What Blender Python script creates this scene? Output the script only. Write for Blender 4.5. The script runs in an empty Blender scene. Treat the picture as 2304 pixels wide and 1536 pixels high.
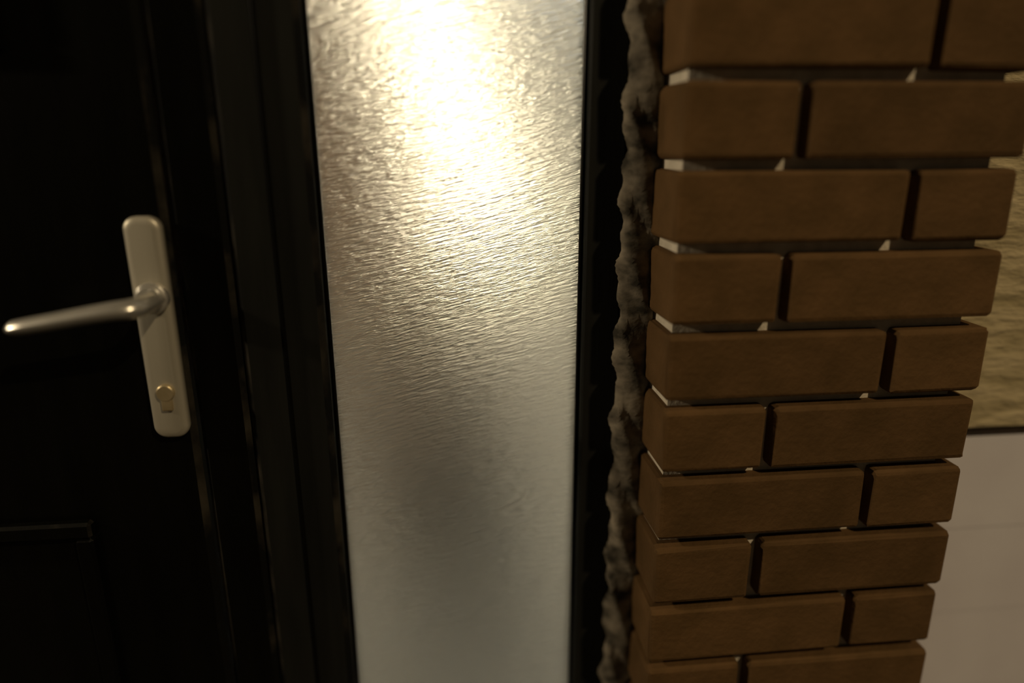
import bpy, bmesh, math, random
from mathutils import Vector, Matrix

# ---------------------------------------------------------------- camera, world, lights, exposure
S = bpy.context.scene
COL = S.collection
S.view_settings.view_transform = 'Standard'
S.view_settings.look = 'None'
S.view_settings.gamma = 1.0
S.view_settings.use_curve_mapping = False
S.view_settings.exposure = 0.0
S.cycles.max_bounces = 10
S.cycles.transparent_max_bounces = 12
S.cycles.sample_clamp_indirect = 6.0

F_PX, PITCH, YAW, ROLL = 1536.94, math.radians(15.951), math.radians(5.846), math.radians(-0.1715)
cam_d = bpy.data.cameras.new('camera')
cam = bpy.data.objects.new('camera', cam_d)
COL.objects.link(cam)
cam_d.sensor_fit = 'HORIZONTAL'
cam_d.sensor_width = 36.0
cam_d.lens = F_PX / 2304 * 36.0
cam_d.clip_start = 0.01
fwd = Vector((math.sin(YAW) * math.cos(PITCH), math.cos(YAW) * math.cos(PITCH), -math.sin(PITCH)))
rt = Vector((math.cos(YAW), -math.sin(YAW), 0))
up = rt.cross(fwd)
c_, s_ = math.cos(ROLL), math.sin(ROLL)
r2, u2 = c_ * rt + s_ * up, -s_ * rt + c_ * up
cam.matrix_world = Matrix(((r2.x, u2.x, -fwd.x, -0.00856), (r2.y, u2.y, -fwd.y, -0.5939),
                           (r2.z, u2.z, -fwd.z, -0.05824), (0, 0, 0, 1)))
cam_d.dof.use_dof = True
cam_d.dof.focus_distance = 0.70
cam_d.dof.aperture_fstop = 0.68
S.camera = cam

W = bpy.data.worlds.new('night'); S.world = W
W.use_nodes = True
bg = W.node_tree.nodes['Background']
bg.inputs['Color'].default_value = (1.0, 0.80, 0.50, 1)
bg.inputs['Strength'].default_value = 0.022

def lamp(name, kind, loc, energy, color, size):
    d = bpy.data.lights.new(name, kind); o = bpy.data.objects.new(name, d); COL.objects.link(o)
    o.location = loc; d.energy = energy; d.color = color
    d.shadow_soft_size = size
    return o
# warm street lamp up to the right, behind the photographer
lamp('street_light', 'POINT', (4.0, -5.1, 5.3), 1010.0, (1.0, 0.76, 0.44), 0.10)
# unseen lamp added far left of the door to light the brick reveal
lamp('reveal_fill', 'POINT', (-2.0, -.24, .55), 62.0, (1.0, .80, .52), 0.05)
# the hall's own second ceiling lamp, cooler than the globe
lamp('hall_light', 'POINT', (0.30, 1.9, 1.05), 7.0, (0.90, 0.95, 1.0), 0.10)

# ---------------------------------------------------------------- materials
def mat(name):
    m = bpy.data.materials.new(name); m.use_nodes = True
    return m, m.node_tree, m.node_tree.nodes['Principled BSDF']

def node(nt, t, **kw):
    n = nt.nodes.new(t)
    for k, v in kw.items():
        if hasattr(n, k): setattr(n, k, v)
        else: n.inputs[k].default_value = v
    return n

def ramp(nt, src, p0, c0, p1, c1):
    r = nt.nodes.new('ShaderNodeValToRGB')
    r.color_ramp.elements[0].position = p0; r.color_ramp.elements[0].color = c0
    r.color_ramp.elements[1].position = p1; r.color_ramp.elements[1].color = c1
    nt.links.new(src, r.inputs[0])
    return r.outputs[0]

def mottled(name, ca, cb, scale, rough, bump=0.0, bump_scale=None, metallic=0.0, per_object=0.0, lo=.35, hi=.65, spec=.5,
            stretch=(1, 1, 1), coords='Object', bump_dist=.002):
    m, nt, b = mat(name)
    tc = node(nt, 'ShaderNodeTexCoord')
    mp = node(nt, 'ShaderNodeMapping'); mp.inputs['Scale'].default_value = stretch
    nt.links.new(tc.outputs[coords], mp.inputs['Vector'])
    n = node(nt, 'ShaderNodeTexNoise'); n.inputs['Scale'].default_value = scale; n.inputs['Detail'].default_value = 5
    if per_object:
        oi = node(nt, 'ShaderNodeObjectInfo')
        ad = node(nt, 'ShaderNodeVectorMath', operation='ADD')
        sc = node(nt, 'ShaderNodeVectorMath', operation='SCALE'); sc.inputs['Scale'].default_value = 9.0
        nt.links.new(oi.outputs['Random'], sc.inputs[0]); nt.links.new(mp.outputs[0], ad.inputs[0]); nt.links.new(sc.outputs[0], ad.inputs[1])
        nt.links.new(ad.outputs[0], n.inputs['Vector'])
    else:
        nt.links.new(mp.outputs[0], n.inputs['Vector'])
    col = ramp(nt, n.outputs[0], lo, (*ca, 1), hi, (*cb, 1))
    if per_object:
        hs = node(nt, 'ShaderNodeHueSaturation')
        mr = node(nt, 'ShaderNodeMapRange'); mr.inputs['To Min'].default_value = 1 - per_object; mr.inputs['To Max'].default_value = 1 + per_object
        nt.links.new(oi.outputs['Random'], mr.inputs['Value']); nt.links.new(mr.outputs[0], hs.inputs['Value'])
        nt.links.new(col, hs.inputs['Color']); col = hs.outputs[0]
    nt.links.new(col, b.inputs['Base Color'])
    b.inputs['Roughness'].default_value = rough; b.inputs['Metallic'].default_value = metallic
    b.inputs['Specular IOR Level'].default_value = spec
    if bump:
        n2 = node(nt, 'ShaderNodeTexNoise'); n2.inputs['Scale'].default_value = bump_scale or scale * 4; n2.inputs['Detail'].default_value = 6
        nt.links.new(mp.outputs[0], n2.inputs['Vector'])
        bp = node(nt, 'ShaderNodeBump'); bp.inputs['Strength'].default_value = bump; bp.inputs['Distance'].default_value = bump_dist
        nt.links.new(n2.outputs[0], bp.inputs['Height']); nt.links.new(bp.outputs[0], b.inputs['Normal'])
    return m

M = {}
M['brick'] = mottled('brick_clay', (.098, .055, .021), (.130, .072, .029), 26, .88, .5, 170, per_object=.10, spec=.15)
M['mortar'] = mottled('mortar', (.62, .56, .46), (.78, .71, .60), 60, .95, .6, 220, spec=.1)
M['filler'] = mottled('filler', (.05, .045, .036), (.36, .31, .24), 30, .95, .5, 120, lo=.36, hi=.68, spec=.1, stretch=(1, 1, 1.6))
M['black'] = mottled('black_paint', (.0018, .0018, .0013), (.0030, .0029, .0021), 14, .30, .10, 90, spec=.12, stretch=(3, 3, .4))
M['frame'] = mottled('frame_paint', (.0085, .0090, .0080), (.0125, .0130, .0115), 14, .55, .12, 90, spec=.12, stretch=(3, 3, .4))
M['worn_lit'] = mottled('worn_lit_arris', (.0035, .0035, .003), (.042, .036, .027), 24, .8, .3, 150, lo=.48, hi=.75, spec=.1, stretch=(1, 1, .7))
M['metal'] = mottled('satin_metal', (.47, .44, .37), (.55, .52, .44), 30, .46, .05, 300, metallic=.55, spec=.5, stretch=(1, 1, .1))
M['chrome'] = mottled('polished_metal', (.60, .59, .56), (.70, .68, .64), 30, .27, metallic=.7)
M['brass'] = mottled('brass', (.42, .34, .20), (.52, .43, .27), 60, .38, metallic=.6)
M['render'] = mottled('rough_render', (.40, .33, .19), (.62, .52, .33), 30, .95, 1.0, 60, spec=.1, stretch=(.5, 1, 1.8), bump_dist=.006)
M['siding'] = mottled('siding', (.72, .69, .75), (.78, .76, .82), 8, .6, .05, 60, spec=.3)
M['paving'] = mottled('paving', (.05, .045, .04), (.10, .09, .08), 14, .9, .4, 120, spec=.2)
M['plaster'] = mottled('hall_plaster', (.70, .68, .64), (.75, .73, .69), 6, .9)
M['tile'] = mottled('hall_tile', (.70, .69, .66), (.76, .75, .72), 5, .35, spec=.4)
M['wood'] = mottled('brown_wood', (.16, .085, .035), (.24, .13, .055), 8, .5, .1, 40, stretch=(6, 6, .6))
M['darkwood'] = mottled('dark_wood', (.020, .013, .008), (.035, .022, .013), 8, .45, .1, 40, stretch=(6, 6, .6))
M['cord'] = mottled('cord', (.02, .02, .02), (.03, .03, .03), 20, .5)

m, nt, b = mat('lamp_globe')
b.inputs['Base Color'].default_value = (.9, .87, .8, 1)
b.inputs['Emission Color'].default_value = (1.0, .835, .58, 1)
b.inputs['Emission Strength'].default_value = 62.0
M['globe'] = m

# ornamental streaked glass: bumpy rough refracting face, partly milky; clear inner face
m, nt, b = mat('ornament_glass'); nt.nodes.remove(b)
out = nt.nodes['Material Output']
tc = node(nt, 'ShaderNodeTexCoord')
mp = node(nt, 'ShaderNodeMapping'); mp.inputs['Scale'].default_value = (1.0, 1.0, 8.0)
mr_ = node(nt, 'ShaderNodeMapping'); mr_.inputs['Rotation'].default_value = (0, math.radians(14), 0)
nt.links.new(tc.outputs['Object'], mr_.inputs['Vector']); nt.links.new(mr_.outputs[0], mp.inputs['Vector'])
n1 = node(nt, 'ShaderNodeTexNoise'); n1.inputs['Scale'].default_value = 58; n1.inputs['Detail'].default_value = 3; n1.inputs['Roughness'].default_value = .6
nt.links.new(mp.outputs[0], n1.inputs['Vector'])
bp = node(nt, 'ShaderNodeBump'); bp.inputs['Strength'].default_value = 1.0; bp.inputs['Distance'].default_value = .0038
nt.links.new(n1.outputs[0], bp.inputs['Height'])
rf = node(nt, 'ShaderNodeBsdfRefraction'); rf.inputs['IOR'].default_value = 1.42; rf.inputs['Roughness'].default_value = .52
rf.inputs['Color'].default_value = (.95, .96, .93, 1)
tl = node(nt, 'ShaderNodeBsdfTranslucent'); tl.inputs['Color'].default_value = (.85, .85, .80, 1)
gl = node(nt, 'ShaderNodeBsdfGlossy'); gl.inputs['Roughness'].default_value = .15
nt.links.new(bp.outputs[0], rf.inputs['Normal']); nt.links.new(bp.outputs[0], tl.inputs['Normal']); nt.links.new(bp.outputs[0], gl.inputs['Normal'])
mx = node(nt, 'ShaderNodeMixShader'); mx.inputs[0].default_value = .15
nt.links.new(rf.outputs[0], mx.inputs[1]); nt.links.new(tl.outputs[0], mx.inputs[2])
mx2 = node(nt, 'ShaderNodeMixShader'); mx2.inputs[0].default_value = .05
nt.links.new(mx.outputs[0], mx2.inputs[1]); nt.links.new(gl.outputs[0], mx2.inputs[2])
nt.links.new(mx2.outputs[0], out.inputs['Surface'])
M['glass'] = m
m, nt, b = mat('clear_glass_back'); nt.nodes.remove(b)
tr = node(nt, 'ShaderNodeBsdfTransparent'); tr.inputs['Color'].default_value = (.93, .95, .92, 1)
nt.links.new(tr.outputs[0], nt.nodes['Material Output'].inputs['Surface'])
M['glass_back'] = m

# ---------------------------------------------------------------- helpers
def props(o, label=None, cat=None, group=None, kind=None):
    if label: o['label'] = label
    if cat: o['category'] = cat
    if group: o['group'] = group
    if kind: o['kind'] = kind
    return o

def link(name, bm, mats, parent=None, smooth=False, loc=None):
    me = bpy.data.meshes.new(name); bm.to_mesh(me); bm.free()
    for k in (mats if isinstance(mats, (list, tuple)) else [mats]): me.materials.append(M[k])
    if smooth:
        for p in me.polygons: p.use_smooth = True
    o = bpy.data.objects.new(name, me); COL.objects.link(o)
    if loc: o.location = loc
    if parent: o.parent = parent
    return o

def bx(bm, x0, x1, y0, y1, z0, z1, bevel=0.0, seg=1, edge_index=None):
    r = bmesh.ops.create_cube(bm, size=1)
    vs = r['verts']
    bmesh.ops.scale(bm, verts=vs, vec=(x1 - x0, y1 - y0, z1 - z0))
    bmesh.ops.translate(bm, verts=vs, vec=((x0 + x1) / 2, (y0 + y1) / 2, (z0 + z1) / 2))
    if bevel:
        es = list({e for v in vs for e in v.link_edges})
        q = bmesh.ops.bevel(bm, geom=es, offset=bevel, segments=seg, affect='EDGES', profile=.5)
        if edge_index is not None:
            for f in q['faces']: f.material_index = edge_index
    return bm

def box(name, dims, mats, parent=None, bevel=0.0, seg=1, edge_index=None):
    x0, x1, y0, y1, z0, z1 = dims
    bm = bmesh.new()
    bx(bm, -(x1 - x0) / 2, (x1 - x0) / 2, -(y1 - y0) / 2, (y1 - y0) / 2, -(z1 - z0) / 2, (z1 - z0) / 2, bevel, seg, edge_index)
    return link(name, bm, mats, parent, loc=((x0 + x1) / 2, (y0 + y1) / 2, (z0 + z1) / 2))

def tube(bm, pts, rads, seg=16, caps=True, upv=Vector((0, 0, 1)), p=2.0):
    """sweep an ellipse (half-width, half-height) along pts"""
    rings = []
    sup = lambda v: math.copysign(abs(v) ** (2 / p), v) if abs(v) > 1e-9 else 0.0
    for i, q in enumerate(pts):
        a = Vector(pts[max(i - 1, 0)]); c = Vector(pts[min(i + 1, len(pts) - 1)])
        t = (c - a).normalized()
        s = t.cross(upv)
        s = s.normalized() if s.length > 1e-4 else Vector((1, 0, 0))
        u = s.cross(t)
        rx, rz = rads[i]
        rings.append([bm.verts.new(Vector(q) + s * rx * sup(math.cos(k * 2 * math.pi / seg)) + u * rz * sup(math.sin(k * 2 * math.pi / seg))) for k in range(seg)])
    for a, c in zip(rings, rings[1:]):
        for k in range(seg): bm.faces.new((a[k], a[(k + 1) % seg], c[(k + 1) % seg], c[k]))
    if caps:
        bm.faces.new(rings[0][::-1]); bm.faces.new(rings[-1])
    bmesh.ops.recalc_face_normals(bm, faces=bm.faces[:])
    return bm

def lathe(bm, prof, seg=24, center=(0, 0, 0)):
    rings = [[bm.verts.new((center[0] + r * math.cos(k * 2 * math.pi / seg), center[1] + r * math.sin(k * 2 * math.pi / seg), center[2] + z)) for k in range(seg)] for r, z in prof]
    for a, c in zip(rings, rings[1:]):
        for k in range(seg): bm.faces.new((a[k], a[(k + 1) % seg], c[(k + 1) % seg], c[k]))
    bm.faces.new(rings[0][::-1]); bm.faces.new(rings[-1])
    bmesh.ops.recalc_face_normals(bm, faces=bm.faces[:])
    return bm

def empty(name, loc, label, cat, group=None, kind=None):
    o = bpy.data.objects.new(name, None); COL.objects.link(o); o.location = loc
    return props(o, label, cat, group, kind)

def keep(child, parent):                       # parent without moving
    child.parent = parent
    child.location = Vector(child.location) - Vector(parent.location)
    return child

FLOOR, TOP = -1.2, 1.2
random.seed(4)

# ---------------------------------------------------------------- brick pier
XL, XA, XB, XR = 0.2000, 0.3079, 0.4217, 0.5224
COURSE, JT, REC, DEPTH = 0.075, 0.010, 0.018, 0.215
bm = bmesh.new()
bx(bm, XL + .008, XR - REC, REC, DEPTH - REC, FLOOR, TOP)
wall = link('wall_front', bm, 'mortar')
props(wall, 'narrow brown brick pier with deep dark joints, right of the frosted sidelight', 'brick wall', kind='structure')

def brick_mesh(w, h, d, k):
    bm = bmesh.new()
    bx(bm, -w / 2, w / 2, -d / 2, d / 2, -h / 2, h / 2, .0045, 2)
    rr = random.Random(k)
    for v in bm.verts:
        v.co += Vector((rr.uniform(-1, 1) * .0007, rr.uniform(-1, 1) * .0005, rr.uniform(-1, 1) * .0007))
    me = bpy.data.meshes.new('brick'); bm.to_mesh(me); bm.free(); me.materials.append(M['brick'])
    return me
CACHE = {}
n_courses = int(round((TOP - FLOOR) / COURSE))
for i in range(n_courses):
    z0 = FLOOR + i * COURSE + JT / 2
    odd = (i - 16) % 2 == 0                     # the course just above z = 0 starts with a stretcher
    xj = XB if odd else XA
    for (a, b_) in ((XL, xj - JT / 2), (xj + JT / 2, XR)):
        w = round(b_ - a, 4)
        k = (w, random.randrange(3))
        if k not in CACHE: CACHE[k] = brick_mesh(w, COURSE - JT, DEPTH, hash((w * 1000, k[1])) % 9999)
        o = bpy.data.objects.new('brick', CACHE[k]); COL.objects.link(o)
        o.location = ((a + b_) / 2 + random.uniform(-.0008, .0008), DEPTH / 2 + random.uniform(-.001, .001), z0 + (COURSE - JT) / 2 + random.uniform(-.0007, .0007))
        o.rotation_euler = (0, random.uniform(-.006, .006), random.uniform(-.006, .006))
        o.parent = wall

# lumpy mortar filling between the frame and the pier
FY = 0.080                                      # frame face
bm = bmesh.new()
nx, nz = 7, 420
grid = []
for j in range(nz + 1):
    z = FLOOR + (TOP - FLOOR) * j / nz
    row = []
    for i in range(nx + 1):
        t = i / nx
        x = .1675 + (.2085 - .1675) * t
        h = .006 * (math.sin(z * 61 + i) * .5 + math.sin(z * 143 + 2.1 * i) * .3) + random.uniform(-.0007, .0007)
        y = FY - .004 + h - .007 * math.sin(math.pi * t)
        if i == 0: y = FY + .003; x += .0040 * math.sin(z * 77) + .0025 * math.sin(z * 191 + 1) + random.uniform(-.0006, .0006)
        row.append(bm.verts.new((x, y, z)))
    row.append(bm.verts.new((.2085, FY + .03, z))); row.insert(0, bm.verts.new((.1705, FY + .03, z)))
    grid.append(row)
for a, c in zip(grid, grid[1:]):
    for i in range(len(a) - 1): bm.faces.new((a[i], a[i + 1], c[i + 1], c[i]))
    bm.faces.new((a[-1], a[0], c[0], c[-1]))
bm.faces.new(grid[0]); bm.faces.new(grid[-1][::-1])
bmesh.ops.recalc_face_normals(bm, faces=bm.faces[:])
fl = link('trim_1', bm, 'filler', smooth=True)
props(fl, 'crumbly pale mortar strip filling the gap between black frame and brick pier', 'mortar', kind='structure')

# ---------------------------------------------------------------- pale wall beyond the pier
YW, ZS, PB = .100, -0.3815, 0.122
wr = box('wall_right', (.504, 2.2, YW, .42, ZS, TOP), 'render')
props(wr, 'rough tan rendered wall beyond the right edge of the brick pier', 'wall', kind='structure')
sd = empty('wall_side', (.504, YW, FLOOR), 'smooth pale grey horizontal boards below the tan render, right of the pier', 'wall', kind='structure')
z = ZS - .014
while z > FLOOR + .01:
    zb = max(z - PB + .0002, FLOOR)
    bm = bmesh.new()
    prof = [(.0006, z), (-.0006, zb), (.008, zb), (.008, z)]
    vs = [[bm.verts.new((x, y, zz)) for y, zz in prof] for x in (.504, 2.2)]
    for k in range(4): bm.faces.new((vs[0][k], vs[0][(k + 1) % 4], vs[1][(k + 1) % 4], vs[1][k]))
    bm.faces.new(vs[0][::-1]); bm.faces.new(vs[1])
    bmesh.ops.recalc_face_normals(bm, faces=bm.faces[:])
    bmesh.ops.translate(bm, verts=bm.verts[:], vec=(-.504, 0, -FLOOR))
    link('board', bm, 'siding', sd)
    z -= PB
bk = box('backing', (.504, 2.2, YW + .0045, .42, FLOOR, ZS), 'darkwood'); keep(bk, sd)

# ---------------------------------------------------------------- ground outside
gd = box('floor', (-2.2, 2.2, -5.0, .42, FLOOR - .06, FLOOR), 'paving')
props(gd, 'dark paved ground in front of the entrance', 'ground', kind='structure')

# ---------------------------------------------------------------- sidelight window: stiles, beads, pane
wn = empty('window_1', (0, FY, FLOOR), 'tall narrow sidelight of streaked frosted glass in a black frame, lit from inside', 'window', kind='structure')
GL0, GL1 = -0.1265, 0.1345
ZT = 0.98
for nm, d in (('stile', (GL1, .1725, FY, FY + .06, FLOOR, ZT + .07)), ('stile', (-.2080, GL0, FY - .004, FY + .06, FLOOR, ZT + .07)),
              ('rail', (GL0, GL1, FY + .002, FY + .06, FLOOR, FLOOR + .09)), ('rail', (GL0, GL1, FY + .002, FY + .06, ZT, ZT + .07))):
    keep(box(nm, d, ['frame', 'worn_lit'], bevel=.006 if d[0] < -.2 else .002, seg=1, edge_index=1 if d[0] < -.2 else None), wn)
for x0 in (GL0, GL1 - .004):
    keep(box('glazing_bead', (x0, x0 + .004, FY + .010, FY + .0155, FLOOR + .09, ZT), 'black', bevel=.0015), wn)
keep(box('cover_strip', (-.1675, -.1640, FY - .007, FY - .003, FLOOR, ZT + .07), 'black', bevel=.001), wn)
bm = bmesh.new()
px0, px1, pz0, pz1, py0, py1 = GL0 + .001, GL1 - .001, FLOOR + .085, ZT + .005, FY + .016, FY + .022
bx(bm, px0, px1, py0, py1, pz0, pz1)
bm.faces.ensure_lookup_table()
for f in bm.faces: f.material_index = 0 if f.calc_center_median().y < py0 + 1e-5 else 1
pane = link('pane', bm, ['glass', 'glass_back']); keep(pane, wn)
pane['label'] = 'streaked frosted glass pane glowing from the hall lamp'

# ---------------------------------------------------------------- door frame
jf = empty('trim_2', (0, FY, FLOOR), 'black painted door jamb with chipped arris between door and sidelight', 'door frame', kind='structure')
keep(box('jamb', (-.2590, -.2100, FY - .001, FY + .07, FLOOR, ZT + .07), ['black', 'worn_lit'], bevel=.005, seg=1, edge_index=1), jf)
keep(box('jamb', (-1.25, -1.18, FY - .001, FY + .07, FLOOR, ZT + .07), ['black', 'worn_lit'], bevel=.005, seg=1, edge_index=1), jf)
keep(box('head', (-1.25, .1725, FY, FY + .07, ZT + .07, ZT + .15), 'black', bevel=.004), jf)

# ---------------------------------------------------------------- door leaf with panel mouldings and handle
DY = FY - .002
dr = empty('door_1', (-.72, DY, FLOOR), 'black painted front door with a satin lever handle', 'door', kind='structure')
keep(box('leaf', (-1.1765, -.2625, DY, DY + .045, FLOOR + .01, ZT + .062), ['black', 'worn_lit'], bevel=.006, seg=1, edge_index=1), dr)
def moulding(x0, x1, z0, z1, parent):
    w = .018
    for d in ((x0, x1, z1 - w, z1), (x0, x1, z0, z0 + w), (x0, x0 + w, z0 + w, z1 - w), (x1 - w, x1, z0 + w, z1 - w)):
        keep(box('moulding', (d[0], d[1], DY - .011, DY + .002, d[2], d[3]), ['black', 'worn_lit'], bevel=.003, seg=1, edge_index=1 if d[3] == z1 else None), parent)  # top piece's paler edge paints in the light caught on its ledge
moulding(-1.06, -.376, FLOOR + .16, -.428, dr)
moulding(-1.06, -.376, .02, .86, dr)
# narrow weather bar mark left of the jamb

def stadium(bm, x0, x1, z0, z1, r, y0, y1, dome=.0, n=10):
    """rounded plate facing -y with a chamfered rim"""
    def outline(off, y):
        pts = []
        for cx, cz, a0 in ((x1 - r, z1 - r, 0), (x0 + r, z1 - r, 90), (x0 + r, z0 + r, 180), (x1 - r, z0 + r, 270)):
            for k in range(n + 1):
                a = math.radians(a0 + 90 * k / n)
                pts.append(bm.verts.new((cx + (r - off) * math.cos(a), y, cz + (r - off) * math.sin(a))))
        return pts
    loops = [outline(0, y1), outline(0, y0 + .003), outline(.0012, y0 + .001), outline(.003, y0), outline(.007, y0 - dome)]
    for a, c in zip(loops, loops[1:]):
        for k in range(len(a)): bm.faces.new((a[k], a[(k + 1) % len(a)], c[(k + 1) % len(a)], c[k]))
    bm.faces.new(loops[0][::-1]); bm.faces.new(loops[-1])
    bmesh.ops.recalc_face_normals(bm, faces=bm.faces[:])
PX, PZ0, PZ1 = -.2825, -.3380, -.1190
bm = bmesh.new(); stadium(bm, PX - .0168, PX + .0168, PZ0, PZ1, .0125, DY - .010, DY, .0008)
plate = link('handle_plate', bm, 'metal', smooth=True); keep(plate, dr)
plate['label'] = 'long satin metal handle backplate with rounded ends'
# round boss and lever
BZ = -.1945
bm = bmesh.new()
for y0, y1, r0 in ((DY - .017, DY - .009, .0150), (DY - .021, DY - .017, .0125)):
    tube(bm, [(PX + .002, y1, BZ), (PX + .002, y0 + .001, BZ), (PX + .002, y0, BZ)], [(r0, r0), (r0, r0), (r0 - .001, r0 - .001)], 28)
bs = link('boss', bm, 'chrome', smooth=False); keep(bs, dr); bs.parent = plate; bs.location = Vector((0, 0, 0))
pts, rad = [], []
LY = .0190
for t, (x, y, z, a, c) in enumerate([(PX + .006, DY - .012, BZ, .0085, .0085), (PX + .007, DY - .030, BZ, .0083, .0083), (PX + .0065, LY + .015, BZ, .0083, .0083), (PX + .004, LY + .006, BZ, .0086, .0083),
                                     (PX - .002, LY + .001, BZ - .0003, .0088, .0080), (PX - .012, LY, BZ - .0010, .0086, .0076), (PX - .030, LY, BZ - .0035, .0080, .0072),
                                     (PX - .060, LY + .001, BZ - .0085, .0078, .0068), (PX - .085, LY + .002, BZ - .0125, .0078, .0064), (PX - .098, LY + .003, BZ - .0147, .0075, .0060),
                                     (PX - .102, LY + .0035, BZ - .0153, .0060, .0046), (PX - .1035, LY + .004, BZ - .0156, .003, .0024)]):
    pts.append((x, y, z)); rad.append((a, c))
bm = bmesh.new(); tube(bm, pts, [(a * 1.06, c * 1.12) for a, c in rad], 24, p=1.45)
lv = link('lever', bm, 'chrome', smooth=True); lv.parent = plate
lv['label'] = 'polished door lever pointing left'
# euro cylinder: round barrel with tail and key slot
bm = bmesh.new()
CZ = -.2890
tube(bm, [(PX + .001, DY - .008, CZ), (PX + .001, DY - .0140, CZ), (PX + .001, DY - .0150, CZ)], [(.0085, .0085), (.0085, .0085), (.0075, .0075)], 24)
bx(bm, PX - .004, PX + .006, DY - .0145, DY - .008, CZ - .0185, CZ - .004, .0012, 2)
cy = link('lock_cylinder', bm, 'brass'); cy.parent = plate
cy['label'] = 'brass lock cylinder in the lower half of the backplate'

# ---------------------------------------------------------------- hall behind the glass
HB, HL, HR, CEIL = 3.2, -1.30, 0.90, 1.30
hf = box('floor', (HL, HR, .43, HB, FLOOR - .05, FLOOR), 'tile'); props(hf, 'pale tiled hall floor behind the frosted glass', 'floor', kind='structure')
hf2 = box('trim_3', (HL, HR, FY + .075, .43, FLOOR, FLOOR + .01), 'tile'); props(hf2, 'pale threshold strip inside the entrance', 'threshold', kind='structure')
for nm, d, lb in (('wall_back', (HL, HR, HB, HB + .1, FLOOR, CEIL), 'cream plaster wall at the far end of the hall'),
                  ('wall_left', (HL - .1, HL, .15, HB + .1, FLOOR, CEIL), 'cream plaster wall on the left of the hall'),
                  ('wall_hall', (HR, HR + .1, .42, HB + .1, FLOOR, CEIL), 'cream plaster wall on the right of the hall'),
                  ('ceiling', (HL - .1, HR + .1, .15, HB + .1, CEIL, CEIL + .1), 'white hall ceiling above the pendant lamp')):
    o = box(nm, d, 'plaster'); props(o, lb, 'ceiling' if nm == 'ceiling' else 'wall', kind='structure')
o = box('wall_facade', (-2.2, .5, FY, FY + .1, ZT + .15, CEIL + .1), 'render'); props(o, 'plain wall strip above the door head', 'wall', kind='structure')
o = box('wall_outer', (-2.2, -1.25, FY - .03, FY + .1, FLOOR, ZT + .15), 'render'); props(o, 'plain wall on the far side of the black door', 'wall', kind='structure')
o = box('wall_inner', (.2, .504, .2155, .30, FLOOR, CEIL), 'plaster'); props(o, 'inner wall lining behind the brick pier', 'wall', kind='structure')

d2 = empty('door_2', (-.42, HB - .03, FLOOR), 'brown wooden inner door at the far end of the hall', 'door', kind='structure')
keep(box('leaf', (-.82, -.04, HB - .045, HB - .005, FLOOR + .005, .78), 'wood', bevel=.003), d2)
for z0, z1 in ((-1.05, -.35), (-.20, .65)):
    for x0, x1 in ((-.74, -.47), (-.39, -.12)):
        keep(box('panel', (x0, x1, HB - .055, HB - .044, z0, z1), 'wood', bevel=.004), d2)
for d in ((-.90, -.825, HB - .05, HB - .001, FLOOR, .86), (-.035, .04, HB - .05, HB - .001, FLOOR, .86), (-.825, -.035, HB - .05, HB - .001, .785, .86)):
    keep(box('architrave', d, 'wood', bevel=.004), d2)
bm = bmesh.new(); tube(bm, [(-.10, HB - .046, -.20), (-.10, HB - .09, -.20), (-.12, HB - .10, -.20), (-.20, HB - .10, -.20)], [(.008, .008)] * 4, 10)
keep(link('door_handle', bm, 'chrome', smooth=True), d2)

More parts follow.
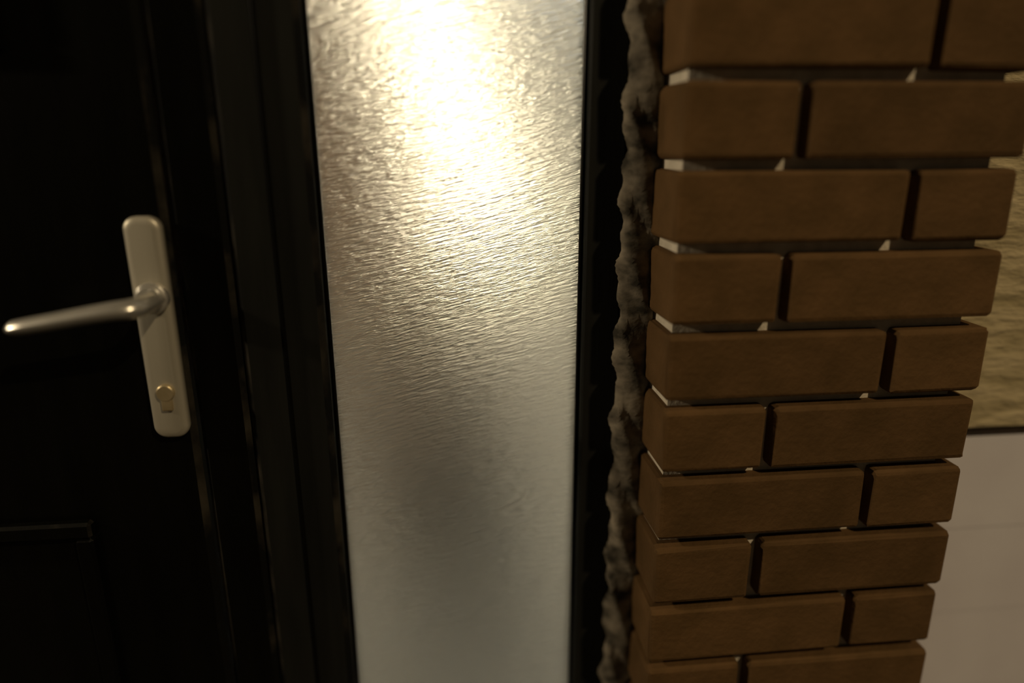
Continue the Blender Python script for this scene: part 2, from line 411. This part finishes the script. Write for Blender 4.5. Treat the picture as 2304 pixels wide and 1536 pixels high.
# pendant globe lamp
LX, LYY, LZ, LR = .020, 2.3, .118, .078
pl = empty('pendant_lamp', (LX, LYY, CEIL), 'glowing globe lamp hanging in the hall, seen as a bright blur through the glass', 'lamp')
bm = bmesh.new(); bmesh.ops.create_icosphere(bm, subdivisions=4, radius=LR)
keep(link('globe', bm, 'globe', smooth=True, loc=(LX, LYY, LZ)), pl)
bm = bmesh.new(); lathe(bm, [(.018, .06), (.030, .055), (.036, 0), (.034, -.012)], 20)
keep(link('socket', bm, 'cord', smooth=True, loc=(LX, LYY, LZ + LR)), pl)
bm = bmesh.new(); tube(bm, [(0, 0, LZ + LR + .05), (0, 0, CEIL - .02)], [(.004, .004)] * 2, 8, upv=Vector((1, 0, 0)))
keep(link('cord', bm, 'cord', loc=(LX, LYY, 0)), pl)
bm = bmesh.new(); lathe(bm, [(.05, 0), (.048, -.012), (.02, -.028), (.01, -.03)], 24)
keep(link('ceiling_rose', bm, 'plaster', smooth=True, loc=(LX, LYY, CEIL)), pl)

# narrow dark cabinet standing in the hall
CX0, CX1, CY0, CY1, CT = -.17, .17, 1.30, 1.58, -.54
cb = empty('hall_cabinet', (0, (CY0 + CY1) / 2, FLOOR), 'narrow dark wooden cabinet, a dim shape low behind the frosted glass', 'cabinet')
keep(box('body', (CX0, CX1, CY0 + .02, CY1, FLOOR + .08, CT - .02), 'darkwood', bevel=.004), cb)
keep(box('top', (CX0 - .015, CX1 + .015, CY0 - .01, CY1 + .005, CT - .02, CT), 'darkwood', bevel=.004), cb)
for x0, x1, kx in ((CX0 + .006, -.002, -.02), (.002, CX1 - .006, .02)):
    dd = keep(box('cabinet_door', (x0, x1, CY0, CY0 + .02, FLOOR + .09, CT - .15), 'darkwood', bevel=.004), cb)
    bm = bmesh.new(); tube(bm, [(0, 0, 0), (0, -.012, 0), (0, -.022, 0)], [(.005, .005), (.006, .006), (.009, .009)], 12)
    kb = link('knob', bm, 'brass', dd); kb.location = (kx - (x0 + x1) / 2, -.010, .08)
dw = keep(box('drawer', (CX0 + .006, CX1 - .006, CY0, CY0 + .02, CT - .145, CT - .025), 'darkwood', bevel=.004), cb)
bm = bmesh.new(); tube(bm, [(0, 0, 0), (0, -.012, 0), (0, -.022, 0)], [(.005, .005), (.006, .006), (.009, .009)], 12)
kb = link('knob', bm, 'brass', dw); kb.location = (0, -.010, 0)
for x in (CX0 + .02, CX1 - .055):
    for y in (CY0 + .03, CY1 - .045):
        keep(box('leg', (x, x + .035, y, y + .035, FLOOR, FLOOR + .085), 'darkwood', bevel=.003), cb)
